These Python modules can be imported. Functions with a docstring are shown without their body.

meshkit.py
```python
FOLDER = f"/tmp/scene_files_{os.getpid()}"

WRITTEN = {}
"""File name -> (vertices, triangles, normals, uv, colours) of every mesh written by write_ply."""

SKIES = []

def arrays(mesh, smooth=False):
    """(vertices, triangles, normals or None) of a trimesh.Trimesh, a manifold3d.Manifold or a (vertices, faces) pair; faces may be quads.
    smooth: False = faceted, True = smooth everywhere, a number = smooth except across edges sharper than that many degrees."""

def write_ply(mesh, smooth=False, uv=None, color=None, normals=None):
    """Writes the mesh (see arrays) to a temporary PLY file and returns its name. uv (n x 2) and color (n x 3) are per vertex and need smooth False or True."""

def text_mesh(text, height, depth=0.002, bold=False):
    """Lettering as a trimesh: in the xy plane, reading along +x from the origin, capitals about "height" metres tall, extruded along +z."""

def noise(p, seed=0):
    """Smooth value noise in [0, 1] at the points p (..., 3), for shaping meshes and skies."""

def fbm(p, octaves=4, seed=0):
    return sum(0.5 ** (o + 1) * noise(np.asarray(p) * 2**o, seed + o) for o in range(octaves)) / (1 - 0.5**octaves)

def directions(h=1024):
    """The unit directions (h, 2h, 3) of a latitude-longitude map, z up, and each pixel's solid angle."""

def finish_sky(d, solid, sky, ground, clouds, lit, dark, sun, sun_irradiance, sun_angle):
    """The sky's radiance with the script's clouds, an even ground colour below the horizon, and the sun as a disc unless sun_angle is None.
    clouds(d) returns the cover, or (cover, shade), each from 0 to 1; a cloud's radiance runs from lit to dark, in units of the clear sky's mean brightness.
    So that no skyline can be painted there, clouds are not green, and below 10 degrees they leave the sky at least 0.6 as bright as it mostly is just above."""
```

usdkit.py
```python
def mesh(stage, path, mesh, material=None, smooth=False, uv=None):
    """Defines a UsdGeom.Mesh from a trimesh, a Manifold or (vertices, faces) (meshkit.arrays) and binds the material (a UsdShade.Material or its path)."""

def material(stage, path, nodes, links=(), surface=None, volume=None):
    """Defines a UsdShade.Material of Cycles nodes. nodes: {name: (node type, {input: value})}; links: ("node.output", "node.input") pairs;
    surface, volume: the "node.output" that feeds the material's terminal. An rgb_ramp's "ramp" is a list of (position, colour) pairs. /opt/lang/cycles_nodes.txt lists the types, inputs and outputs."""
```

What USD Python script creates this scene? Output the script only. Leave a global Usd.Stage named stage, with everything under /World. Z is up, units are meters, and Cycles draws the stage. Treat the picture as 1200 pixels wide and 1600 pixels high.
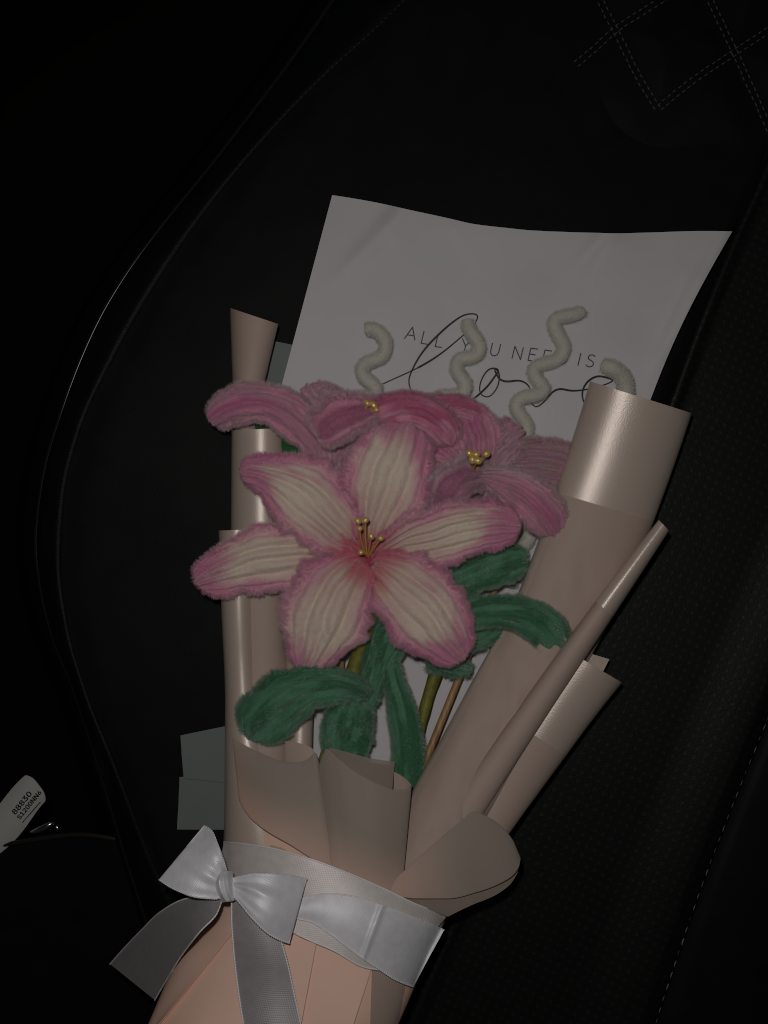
import math, numpy as np, trimesh, usdkit, meshkit
from pxr import Usd, UsdGeom, UsdLux, UsdShade, Sdf, Gf, Vt
from scipy.interpolate import PchipInterpolator, CubicSpline
from shapely.geometry import Polygon, LineString

stage = Usd.Stage.CreateInMemory()
UsdGeom.SetStageUpAxis(stage, UsdGeom.Tokens.z)
UsdGeom.SetStageMetersPerUnit(stage, 1.0)
world = UsdGeom.Xform.Define(stage, '/World')
stage.SetDefaultPrim(world.GetPrim())
UsdGeom.Scope.Define(stage, '/World/Looks')
rng = np.random.default_rng(7)

# ------------------------------------------------------------------ camera, flash, exposure
D, W = 450.0, 400.0            # mm from lens to the seat; mm of seat across the picture
cam = UsdGeom.Camera.Define(stage, '/World/camera')
cam.AddTranslateOp().Set((0, 0, D / 1000))
cam.CreateHorizontalApertureAttr(36.0); cam.CreateVerticalApertureAttr(48.0)
cam.CreateFocalLengthAttr(36.0 * D / W)
cam.CreateClippingRangeAttr((0.01, 20.0))
cam.CreateExposureAttr(0.0)

flash = UsdLux.SphereLight.Define(stage, '/World/phone_flash')
flash.AddTranslateOp().Set((-0.013, 0.027, 0.452))
flash.CreateRadiusAttr(0.005)
flash.CreateNormalizeAttr(True)
flash.CreateIntensityAttr(0.64)
flash.CreateColorAttr((1.0, 0.968, 0.94))

dome = UsdLux.DomeLight.Define(stage, '/World/cabin_dark')
dome.CreateIntensityAttr(1.0)

def mat(name, nodes, links=(), surface='p.BSDF', volume=None):
    return usdkit.material(stage, '/World/Looks/' + name, nodes, links, surface, volume)

md = mat('dark_cabin', {'b': ('background_shader', {'color': (0.8, 0.9, 1.0), 'strength': 0.006})}, [], 'b.background')
UsdShade.MaterialBindingAPI.Apply(dome.GetPrim()).Bind(md)

# ------------------------------------------------------------------ materials
def leather(name, col, rough=0.5, scale=900, extra=None, bump=0.25, spec=0.4):
    n = {'g': ('geometry', {}),
         'v': ('voronoi_texture', {'scale': scale}),
         'nz': ('noise_texture', {'scale': 60.0, 'detail': 3.0}),
         'r': ('rgb_ramp', {'ramp': [(0.3, tuple(c * .8 for c in col)), (0.7, tuple(c * 1.2 for c in col))]}),
         'b': ('bump', {'strength': bump, 'distance': 0.0003}),
         'p': ('principled_bsdf', {'roughness': rough, 'specular_ior_level': spec})}
    l = [('g.position', 'v.vector'), ('g.position', 'nz.vector'), ('v.distance', 'b.height'), ('b.normal', 'p.normal'), ('nz.fac', 'r.fac'), ('r.color', 'p.base_color')]
    return mat(name, n, l)

M = {}
M['leather'] = leather('smooth_black_leather', (.0048, .0054, .0052), .6, spec=.13, bump=.15)
M['band'] = leather('black_leather_border', (.004, .0045, .0045), .5, spec=.12)
M['vinyl'] = leather('black_vinyl_side', (.006, .006, .006), .6, spec=.25)
M['quilt'] = leather('quilted_black_leather', (.006, .0068, .0066), .6, spec=.2, bump=.15)
M['piping'] = mat('glossy_piping', {'p': ('principled_bsdf', {'base_color': (.012, .012, .012), 'roughness': .24, 'specular_ior_level': .35})})
M['carpet'] = mat('black_carpet', {'p': ('principled_bsdf', {'base_color': (.004, .004, .004), 'roughness': .95, 'specular_ior_level': .1})})
M['thread_dark'] = mat('dark_green_grey_thread', {'p': ('principled_bsdf', {'base_color': (.014, .016, .0155), 'roughness': .6})})
M['thread'] = mat('grey_thread', {'p': ('principled_bsdf', {'base_color': (.22, .22, .20), 'roughness': .6})})
M['thread_quilt'] = mat('quilting_thread', {'p': ('principled_bsdf', {'base_color': (.062, .068, .058), 'roughness': .6})})
# perforated leather: small punched holes on a regular staggered lattice
M['perf'] = mat('perforated_black_leather', {
    'g': ('geometry', {}), 'mp': ('mapping', {'rotation': (0, 0, .46), 'scale': (210., 210., 0.)}), 'vo': ('voronoi_texture', {'scale': 1.0, 'randomness': 0.12}),
    'mr': ('map_range', {'from_min': .20, 'from_max': .27, 'to_min': 0., 'to_max': 1., 'clamp': True}),
    'mx': ('mix_color', {'a': (.0115, .011, .010), 'b': (.0062, .0062, .0057)}),
    'b': ('bump', {'strength': .2, 'distance': .0003}),
    'v2': ('voronoi_texture', {'scale': 900.}), 'b2': ('bump', {'strength': .2, 'distance': .0003}),
    'p': ('principled_bsdf', {'roughness': .5, 'specular_ior_level': .3})},
    [('g.position', 'mp.vector'), ('mp.vector', 'vo.vector'), ('vo.distance', 'mr.value'), ('mr.result', 'mx.fac'), ('mx.result', 'p.base_color'), ('mr.result', 'b.height'),
     ('g.position', 'v2.vector'), ('v2.distance', 'b2.height'), ('b2.normal', 'b.normal'), ('b.normal', 'p.normal')])

def paperlike(name, col, rough=.75, var=.05, bump=.15, trans=0.0, spec=.3, metallic=0., scale=30., fine=2500., see=0.):
    n = {'g': ('geometry', {}), 'nz': ('noise_texture', {'scale': scale, 'detail': 4.0}), 'nf': ('noise_texture', {'scale': fine, 'detail': 2.0}),
         'r': ('rgb_ramp', {'ramp': [(.3, tuple(c * (1 - var) for c in col)), (.7, tuple(min(1, c * (1 + var)) for c in col))]}),
         'b': ('bump', {'strength': bump, 'distance': .0002}),
         'p': ('principled_bsdf', {'roughness': rough, 'specular_ior_level': spec, 'metallic': metallic})}
    l = [('g.position', 'nz.vector'), ('g.position', 'nf.vector'), ('nz.fac', 'r.fac'), ('r.color', 'p.base_color'), ('nf.fac', 'b.height'), ('b.normal', 'p.normal')]
    s = 'p.BSDF'
    if see:
        n['q'] = ('transparent_bsdf', {'color': (1., .97, .94)}); n['mq'] = ('mix_closure', {'fac': see}); l += [('p.BSDF', 'mq.closure1'), ('q.BSDF', 'mq.closure2')]; s = 'mq.closure'
    elif trans:
        n['t'] = ('translucent_bsdf', {'color': col}); n['m'] = ('mix_closure', {'fac': trans})
        l += [('p.BSDF', 'm.closure1'), ('t.BSDF', 'm.closure2')]; s = 'm.closure'
    return mat(name, n, l, s)

M['paper'] = paperlike('white_paper', (.655, .63, .645), .85, .02, .08, .08, .2)
M['grey'] = paperlike('blue_grey_paper', (.185, .205, .20), .8, .03, .08, .0, .2)
M['ink'] = mat('black_ink', {'p': ('principled_bsdf', {'base_color': (.012, .012, .013), 'roughness': .6})})
M['ink_thin'] = mat('dark_grey_ink', {'p': ('principled_bsdf', {'base_color': (.05, .05, .055), 'roughness': .6})})
M['pearl'] = paperlike('pearl_wrapping', (.56, .455, .385), .38, .03, .4, 0, .9, .16, 18., 1500.)
M['matte'] = paperlike('matte_wrapping', (.50, .385, .325), .62, .03, .05, .12, .3, 0., 14.)
M['collar'] = paperlike('matte_collar', (.345, .285, .23), .65, .03, .05, .18, .3, 0., 14., see=.38)
M['blush'] = paperlike('blush_wrapping', (.93, .625, .495), .6, .07, .05, .10, .3, 0., 22.)
M['tape'] = mat('clear_tape', {'p': ('principled_bsdf', {'base_color': (.62, .50, .34), 'roughness': .2, 'specular_ior_level': .7, 'alpha': .75})})

M['painted_show_through'] = mat('taupe_with_painted_glow', {'a': ('attribute', {'attribute': 'col'}), 'p': ('principled_bsdf', {'roughness': .65, 'specular_ior_level': .3}),
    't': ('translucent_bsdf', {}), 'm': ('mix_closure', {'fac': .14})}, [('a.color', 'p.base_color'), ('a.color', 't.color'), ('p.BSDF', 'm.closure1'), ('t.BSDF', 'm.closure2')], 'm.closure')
TAUPE, BLUSH = np.array((.36, .30, .25)), np.array((.64, .43, .345))  # pink glow of the layer beneath is painted into the collar colour
def painted_show_through(name, G, w, **k):
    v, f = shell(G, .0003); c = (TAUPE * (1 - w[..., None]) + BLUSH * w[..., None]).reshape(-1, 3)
    obj(wr, name, (v, f), 'painted_show_through', smooth=True, col=np.vstack([c, c]), **k)
def satin(name, col, rough, sc=1300., aniso=.5, strength=.3, rot=.6):
    return mat(name, {'g': ('geometry', {}), 'mp': ('mapping', {'rotation': (0, 0, rot)}), 'w': ('wave_texture', {'scale': sc, 'distortion': .6, 'detail': 1.0}),
                      'mp2': ('mapping', {'rotation': (0, 0, rot + 1.45)}), 'w2': ('wave_texture', {'scale': sc, 'distortion': .6}),
                      'a': ('math', {'math_type': 'multiply'}), 'nz': ('noise_texture', {'scale': 260., 'detail': 3.}),
                      'r': ('rgb_ramp', {'ramp': [(.3, tuple(c * .93 for c in col)), (.7, tuple(min(1, c * 1.05) for c in col))]}),
                      'b': ('bump', {'strength': strength, 'distance': .0004}),
                      'p': ('principled_bsdf', {'roughness': rough, 'specular_ior_level': .5, 'metallic': .1, 'sheen_weight': .15})},
               [('g.position', 'mp.vector'), ('mp.vector', 'w.vector'), ('g.position', 'mp2.vector'), ('mp2.vector', 'w2.vector'), ('w.fac', 'a.value1'), ('w2.fac', 'a.value2'),
                ('a.value', 'b.height'), ('b.normal', 'p.normal'), ('g.position', 'nz.vector'), ('nz.fac', 'r.fac'), ('r.color', 'p.base_color')])
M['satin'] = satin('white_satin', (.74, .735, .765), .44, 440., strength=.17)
M['satin_shaded'] = satin('white_satin_painted_shade', (.31, .295, .295), .44, 440., strength=.2, rot=.2)  # same white satin, shade of the turned-away tails painted into its colour
M['satin_under'] = satin('sheer_ribbon_layer', (.68, .625, .60), .44, 440., strength=.18, rot=.2)
M['satin_edge'] = mat('ribbon_selvedge', {'p': ('principled_bsdf', {'base_color': (.82, .80, .80), 'roughness': .3, 'specular_ior_level': .8})})

M['velvet'] = mat('chenille', {
    'a': ('attribute', {'attribute': 'col'}), 'g': ('geometry', {}), 'nz': ('noise_texture', {'scale': 900., 'detail': 3.}), 'b': ('bump', {'strength': .6, 'distance': .0008}),
    'p': ('principled_bsdf', {'roughness': .9, 'specular_ior_level': .15, 'sheen_weight': .5, 'sheen_roughness': .4})},
    [('a.color', 'p.base_color'), ('g.position', 'nz.vector'), ('nz.fac', 'b.height'), ('b.normal', 'p.normal')])
M['fuzz'] = mat('chenille_fibre', {'a': ('attribute', {'attribute': 'col'}), 'p': ('principled_bsdf', {'roughness': .4, 'specular_ior_level': .6}),
    't': ('principled_hair_bsdf', {'model': 'Chiang', 'parametrization': 'Direct coloring', 'roughness': .3, 'radial_roughness': .45, 'random_roughness': .2, 'offset': .035}), 'm': ('mix_closure', {'fac': .55})},
    [('a.color', 'p.base_color'), ('a.color', 't.color'), ('p.BSDF', 'm.closure1'), ('t.BSDF', 'm.closure2')], 'm.closure')
M['gold'] = mat('gold_pearl', {'p': ('principled_bsdf', {'base_color': (.86, .60, .22), 'metallic': .45, 'roughness': .25, 'specular_ior_level': .8})})
M['goldwire'] = mat('gold_thread', {'p': ('principled_bsdf', {'base_color': (.80, .52, .12), 'metallic': .1, 'roughness': .4})})
M['stem'] = mat('olive_floral_tape', {'g': ('geometry', {}), 'n': ('noise_texture', {'scale': 260., 'detail': 3.}),
    'r': ('rgb_ramp', {'ramp': [(.3, (.115, .115, .010)), (.7, (.20, .19, .025))]}), 'b': ('bump', {'strength': .5, 'distance': .0008}), 'p': ('principled_bsdf', {'roughness': .6})},
    [('g.position', 'n.vector'), ('n.fac', 'r.fac'), ('r.color', 'p.base_color'), ('n.fac', 'b.height'), ('b.normal', 'p.normal')])
M['bamboo'] = mat('bamboo', {'g': ('geometry', {}), 'mp': ('mapping', {'rotation': (0, 0, .46), 'scale': (900., 60., 200.)}), 'n': ('noise_texture', {'scale': 1., 'detail': 3.}),
    'r': ('rgb_ramp', {'ramp': [(.3, (.26, .135, .05)), (.7, (.42, .25, .11))]}), 'p': ('principled_bsdf', {'roughness': .5})},
    [('g.position', 'mp.vector'), ('mp.vector', 'n.vector'), ('n.fac', 'r.fac'), ('r.color', 'p.base_color')])
M['label'] = paperlike('white_label', (.56, .56, .52), .6, .04, .05)
M['chrome'] = mat('bright_metal', {'p': ('principled_bsdf', {'base_color': (.7, .72, .72), 'metallic': 1.0, 'roughness': .25})})
M['trim'] = mat('black_plastic_trim', {'p': ('principled_bsdf', {'base_color': (.02, .017, .013), 'roughness': .28, 'specular_ior_level': .6})})

# ------------------------------------------------------------------ helpers
RISE = 0.0                      # 1 for everything that belongs to the bouquet: its tied handle end is propped up towards the camera
def handle_rise(py): return 44.0 * (np.clip((np.minimum(py, 1640) - 1020) / 580, 0, None)) ** 1.4
def P(px, py, z):
    """point z mm above the seat that stands at this place of the 1200 x 1600 layout (metres)"""
    px, py, z = np.broadcast_arrays(np.asarray(px, float), np.asarray(py, float), np.asarray(z, float))
    z = z + RISE * handle_rise(py)
    s = W / 1200 * (D - z) / D
    return np.stack([(px - 600) * s, (800 - py) * s, z], -1) / 1000.0

used, base_of = {}, {}
def fresh(parent, name):
    k = (parent, name); n = used.get(k, 0); used[k] = n + 1
    return parent + '/' + (name if n == 0 else f'{name}_{n:03d}')

def tag(prim, label=None, cat=None, group=None, kind=None):
    for k, v in (('label', label), ('category', cat), ('group', group), ('kind', kind)):
        if v: prim.SetCustomDataByKey(k, v)
    return prim

def thing(name, loc, label, cat, group=None, kind=None):
    path = fresh('/World', name)
    x = UsdGeom.Xform.Define(stage, path); x.AddTranslateOp().Set(tuple(map(float, loc)))
    base_of[path] = np.asarray(loc, float)
    tag(x.GetPrim(), label, cat, group, kind)
    return path

def shift_of(path):
    for k, v in base_of.items():
        if path == k or path.startswith(k + '/'): return v
    return np.zeros(3)

def obj(parent, name, mesh, m, smooth=True, col=None, label=None, kind=None):
    parent = parent or '/World'
    path = fresh(parent, name)
    v, f = (np.asarray(mesh.vertices), np.asarray(mesh.faces)) if hasattr(mesh, 'vertices') else (np.asarray(mesh[0]), np.asarray(mesh[1]))
    v = v - shift_of(path)
    if f.shape[1] == 4: f = np.vstack([f[:, [0, 1, 2]], f[:, [0, 2, 3]]])
    u = usdkit.mesh(stage, path, trimesh.Trimesh(v, f, process=False), M[m] if isinstance(m, str) else m, smooth=smooth)
    if col is not None:
        UsdGeom.PrimvarsAPI(u).CreatePrimvar('col', Sdf.ValueTypeNames.Color3fArray, 'vertex').Set(Vt.Vec3fArray.FromNumpy(np.asarray(col, np.float32)))
    tag(u.GetPrim(), label, kind=kind)
    return path

def curves(parent, name, pts, widths, m, col=None, kind='stuff', label=None):
    """pts (n, k, 3) fibres"""
    path = fresh(parent, name); n, k, _ = pts.shape
    c = UsdGeom.BasisCurves.Define(stage, path)
    c.CreateTypeAttr('linear')
    c.CreatePointsAttr(Vt.Vec3fArray.FromNumpy((pts - shift_of(path)).reshape(-1, 3).astype(np.float32)))
    c.CreateCurveVertexCountsAttr(Vt.IntArray.FromNumpy(np.full(n, k, np.int32)))
    c.CreateWidthsAttr(Vt.FloatArray.FromNumpy(np.asarray(widths, np.float32).ravel())); c.SetWidthsInterpolation('vertex')
    if col is not None:
        UsdGeom.PrimvarsAPI(c).CreatePrimvar('col', Sdf.ValueTypeNames.Color3fArray, 'uniform').Set(Vt.Vec3fArray.FromNumpy(np.asarray(col, np.float32)))
    UsdShade.MaterialBindingAPI.Apply(c.GetPrim()).Bind(M[m])
    tag(c.GetPrim(), label, kind=kind)
    return path

def spl(pts, n, smooth=True):
    """resample a polyline of k-vectors to n points along a smooth curve"""
    p = np.asarray(pts, float)
    if len(p) == 1: return np.repeat(p, n, 0)
    d = np.r_[0, np.cumsum(np.linalg.norm(np.diff(p[:, :2], axis=0), axis=1) + 1e-6)]
    t = np.linspace(0, d[-1], n)
    if len(p) == 2 or not smooth: return np.stack([np.interp(t, d, c) for c in p.T], 1)
    return PchipInterpolator(d, p)(t) if smooth == 'pchip' else CubicSpline(d, p)(t)

def vals(v, n):
    v = np.atleast_1d(np.asarray(v, float))
    if len(v) == 1: return np.full(n, v[0])
    return PchipInterpolator(np.linspace(0, 1, len(v)), v)(np.linspace(0, 1, n))

def unit(a): return a / np.maximum(np.linalg.norm(a, axis=-1, keepdims=True), 1e-12)

def grid_faces(nu, nv, off=0, wrap=False):
    i, j = np.meshgrid(np.arange(nu - 1), np.arange(nv if wrap else nv - 1), indexing='ij'); j2 = (j + 1) % nv
    return off + np.stack([i * nv + j, (i + 1) * nv + j, (i + 1) * nv + j2, i * nv + j2], -1).reshape(-1, 4)

def grid_normals(G):
    du, dv = np.gradient(G, axis=0), np.gradient(G, axis=1)
    return unit(np.cross(du, dv))

def shell(G, t):
    """thin closed sheet from a grid of points, t metres thick (half to each side)"""
    nu, nv, _ = G.shape; N = grid_normals(G)
    a, b = (G + N * t / 2).reshape(-1, 3), (G - N * t / 2).reshape(-1, 3)
    f = grid_faces(nu, nv); k = nu * nv
    idx = np.arange(k).reshape(nu, nv)
    ring = np.r_[idx[0, :], idx[1:, -1], idx[-1, -2::-1], idx[-2:0:-1, 0]]
    r2 = np.roll(ring, -1)
    return np.vstack([a, b]), np.vstack([f, f[:, ::-1] + k, np.stack([ring, r2, r2 + k, ring + k], 1)])

def split_smooth(v, f, ang=35): return trimesh.graph.smooth_shade(trimesh.Trimesh(v, np.vstack([f[:, [0, 1, 2]], f[:, [0, 2, 3]]]) if f.shape[1] == 4 else f, process=False), angle=math.radians(ang), facet_minarea=None)

def sheet(parent, name, G, m, t=.0003, **k): return obj(parent, name, shell(G, t), m, smooth=40, **k)

def tube(pts, r, nseg=10, caps=True):
    """pts (n,3) m, r (n,) m"""
    pts = np.asarray(pts); n = len(pts); r = np.broadcast_to(np.asarray(r, float), n)
    T = unit(np.gradient(pts, axis=0)); ref = np.array([0, 0, 1.0]) if abs(T[:, 2]).max() < .9 else np.array([.3, 1, .2])
    N = np.zeros_like(T); cur = unit(np.cross(T[0], ref))
    for i in range(n):
        cur = unit(cur - T[i] * (cur @ T[i])); N[i] = cur
    B = np.cross(T, N); a = np.linspace(0, 2 * np.pi, nseg, endpoint=False)
    V = pts[:, None] + r[:, None, None] * (N[:, None] * np.cos(a)[None, :, None] + B[:, None] * np.sin(a)[None, :, None])
    f = grid_faces(n, nseg, wrap=True); f = np.vstack([f[:, [0, 1, 2]], f[:, [0, 2, 3]]])
    v = V.reshape(-1, 3)
    if caps:
        v = np.vstack([v, pts[0] - T[0] * r[0] * .35, pts[-1] + T[-1] * r[-1] * .35]); k = n * nseg
        j = np.arange(nseg); j2 = (j + 1) % nseg
        f = np.vstack([f, np.stack([np.full(nseg, k), j, j2], 1), np.stack([np.full(nseg, k + 1), (n - 1) * nseg + j2, (n - 1) * nseg + j], 1)])
    return v, f, T, N, B

def join(parts):
    vs, fs, o = [], [], 0
    for v, f in parts:
        f = np.asarray(f)
        if f.shape[1] == 4: f = np.vstack([f[:, [0, 1, 2]], f[:, [0, 2, 3]]])
        vs.append(v); fs.append(f + o); o += len(v)
    return np.vstack(vs), np.vstack(fs)

def S(x, a, b):
    t = np.clip((x - a) / (b - a), 0, 1); return t * t * (3 - 2 * t)
def mixc(a, b, t): return np.asarray(a) * (1 - t[..., None]) + np.asarray(b) * t[..., None]

# ------------------------------------------------------------------ the car seat and what lies under it
SEAM = [(700, -60), (600, 40), (500, 132), (420, 215), (340, 310), (262, 420), (185, 550), (125, 680), (102, 780), (96, 880), (108, 980), (135, 1080), (180, 1190), (235, 1330), (300, 1480), (350, 1700)]
PIPE = [(560, -60), (455, 95), (380, 195), (318, 275), (255, 352), (200, 425), (150, 510), (98, 640), (66, 760), (57, 850), (65, 920), (85, 1000), (112, 1065), (150, 1180), (195, 1330), (240, 1480), (280, 1700)]
STITCH = [(1330, 800), (1262, 970), (1200, 1122), (1150, 1245), (1100, 1375), (1060, 1490), (1025, 1600), (1000, 1700)]
EDGE = [(1330, -60), (1240, 140), (1180, 290), (1143, 372), (1090, 500), (1030, 660), (930, 900), (800, 1200), (700, 1440), (590, 1700)]

floor = obj(None, 'floor', shell(np.stack(np.broadcast_arrays(*np.meshgrid(np.linspace(-.9, .9, 12), np.linspace(-.9, .9, 12), indexing='ij'), np.full((12, 12), -.26)), -1)[..., [0, 1, 2]], .01), 'carpet', smooth=False)
tag(stage.GetPrimAtPath(floor), 'black carpet on the car floor below the seat', 'floor', kind='structure')

seat = thing('car_seat', P(600, 1500, -80), 'black leather car seat with stitched seams and quilted upper corner under the bouquet', 'car seat')
def between(A, B, n, m, za, zb, fn=None, smooth='pchip'):
    a, b = spl(A, n, smooth), spl(B, n, smooth)
    t = np.linspace(0, 1, m)[None, :, None]
    g = a[:, None] * (1 - t) + b[:, None] * t
    z = za * (1 - t[..., 0]) + zb * t[..., 0]
    z = np.broadcast_to(z, g.shape[:2])
    if fn is not None: z = z + fn(np.broadcast_to(t[..., 0], g.shape[:2]), g)
    return P(g[..., 0], g[..., 1], z)
dip = lambda t, g: -1.2 * np.exp(-(t / .03) ** 2) - 2.6 * np.exp(-((1 - t) / .012) ** 2) + 2.2 * (meshkit.fbm(np.dstack([g / 170., np.zeros(g.shape[:2] + (1,))]), 2, 3) - .5)
sheet(seat, 'cushion', between(SEAM, EDGE, 130, 150, -2.5, -2., dip), 'leather', .002)
sheet(seat, 'border_band', between(PIPE, SEAM, 130, 14, -12., -2.5, lambda t, g: 3.2 * np.sin(np.pi * t) ** .7 - 1.5 * np.exp(-((1 - t) / .1) ** 2)), 'band', .002)
pz = spl(PIPE, 160, 'pchip')
v, f, *_ = tube(P(pz[:, 0], pz[:, 1], -11.), .0014, 8); obj(seat, 'piping', (v, f), 'piping')
wall = np.stack([P(pz[:, 0] - k * 9, pz[:, 1] - k * 2, -12 - 60 * k) for k in np.linspace(0, 3.5, 10)], 1)
sheet(seat, 'seat_side', wall, 'vinyl', .002)
bump_edge = lambda t, g: -3 * np.exp(-(t / .012) ** 2) + 2.2 * np.exp(-((t - .03) / .03) ** 2) + 3.6 * S(t, .62, .93) - 3.6 * S(t, .93, .985) - 4.5 * np.exp(-((1 - t) / .012) ** 2)
sheet(seat, 'perforated_panel', between(EDGE, [(1500, -60)] + [(1440, 400)] + STITCH, 150, 170, -2.2, -1., bump_edge), 'perf', .002)
FAR = [(1700, 800), (1680, 970), (1660, 1122), (1650, 1245), (1640, 1375), (1630, 1490), (1620, 1600), (1600, 1700)]
sheet(seat, 'bolster', between(STITCH, FAR, 60, 60, -4., -30., lambda t, g: 13 * np.sin(np.pi * np.clip(t * 1.3, 0, 1)) - 3 * np.exp(-(t / .02) ** 2)), 'leather', .002)

def stitches(parent, line, z, pitch, length, r, m, wob=0.):
    q = np.asarray(line, float); d = np.r_[0, np.cumsum(np.linalg.norm(np.diff(q, axis=0), axis=1))]
    cs = PchipInterpolator(d, q); out = []
    for k, s in enumerate(np.arange(pitch / 2, d[-1], pitch)):
        s = s + rng.uniform(-.06, .06) * pitch
        a = cs(np.linspace(max(0, s - length / 2), min(d[-1], s + length / 2), 5))
        zz = (z(a[:, 0], a[:, 1]) if callable(z) else z) + r * 1000 * np.array([-.8, .5, .9, .5, -.8]) + 0
        out.append(tube(P(a[:, 0] + rng.normal(0, wob), a[:, 1], zz), r, 6)[:2])
    return obj(parent, 'stitching', join(out), m, kind='stuff')
q = spl(STITCH, 400, 'pchip'); q = q[(q[:, 1] > 1040)]
stitches(seat, q - [1, 0], -3.2, 18.8, 10.5, .00052, 'thread', .5)
q = spl(SEAM, 500, 'pchip'); stitches(seat, q[(q[:, 1] < 900)] + [-6, -3], -1.5, 9.5, 6., .0004, 'thread_dark', .2)
# quilted corner
QL = [[(925, -30), (945, 15), (962, 48), (995, 115), (1028, 170)], [(1028, 170), (1080, 128), (1145, 84), (1225, 32)], [(1096, -30), (1112, 5), (1145, 75), (1175, 140), (1212, 225)], [(1068, -30), (1040, -5), (1005, 18), (962, 46), (930, 75), (900, 100)]]
gx, gy = np.meshgrid(np.linspace(860, 1330, 190), np.linspace(-70, 300, 150), indexing='ij')
dist = np.full(gx.shape, 1e9)
for L in QL:
    q = spl(L, 120, 'pchip'); dd = np.min(np.hypot(gx[..., None] - q[:, 0], gy[..., None] - q[:, 1]), -1); dist = np.minimum(dist, dd)
bord = np.minimum.reduce([gx - 862, 1400 - gx, gy + 300, 298 - gy])
body = S(gx - 862, 0, 190) * S(298 - gy, 0, 190)
zq = -4.8 + 7.0 * body + 2.2 * S(dist, 1, 60) * body
sheet(seat, 'quilted_panel', P(gx, gy, zq), 'leather', .002)
def zq_at(x, y):
    i = np.clip(((x - 860) / 470 * 189).astype(int), 0, 189); j = np.clip(((y + 70) / 370 * 149).astype(int), 0, 149); return np.maximum(zq[i, j], -1.6)
for L in QL:
    for o in (-4.5, 4.5):
        q = spl(L, 160, 'pchip'); tn = unit(np.gradient(q, axis=0)); q = q + np.stack([-tn[:, 1], tn[:, 0]], 1) * o
        stitches(seat, q, lambda x, y: zq_at(x, y) + 1.1, 10.8, 6., .00036, 'thread_quilt', .3)
# trim at the lower left, with its bright metal edge
t1 = spl([(-60, 1330, -58), (0, 1320, -58), (60, 1311, -58), (120, 1304, -58), (200, 1316, -58), (262, 1334, -58), (330, 1345, -58)], 80)
v, f, *_ = tube(P(t1[:, 0], t1[:, 1], t1[:, 2]), .0016, 10); obj(seat, 'side_trim', (v, f), 'trim')
low = np.stack([P(t1[:, 0], t1[:, 1] + 4 + 300 * k, -60 - 30 * k) for k in np.linspace(0, 1, 8)], 1)
sheet(seat, 'lower_side_panel', low, 'vinyl', .002)

# ---- white label tag on the seat's side, and a metal fastener
lab = thing('label_tag', P(30, 1270, -62), 'white curved label tag with black printed numbers at the dark lower left', 'label')
c = spl([(-70, 1345), (-30, 1320), (12, 1284), (38, 1250), (61, 1227)], 40)
hw = vals([28, 28, 28, 27, 26, 25], 40); tn = unit(np.gradient(c, axis=0)); nn = np.stack([-tn[:, 1], tn[:, 0]], 1)
tt = np.linspace(-1, 1, 16)
lg = c[:, None] + nn[:, None] * (tt[None, :, None] * hw[:, None, None])
end = S(np.linspace(0, 1, 40), .93, 1.0)[:, None] * (np.abs(tt) ** 4)[None] * 7
lg = lg - tn[:, None] * end[..., None]
LG = P(lg[..., 0], lg[..., 1], -58 + 3 * (1 - tt[None] ** 2)); sheet(lab, 'tag', LG, 'label', .0006)
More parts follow.
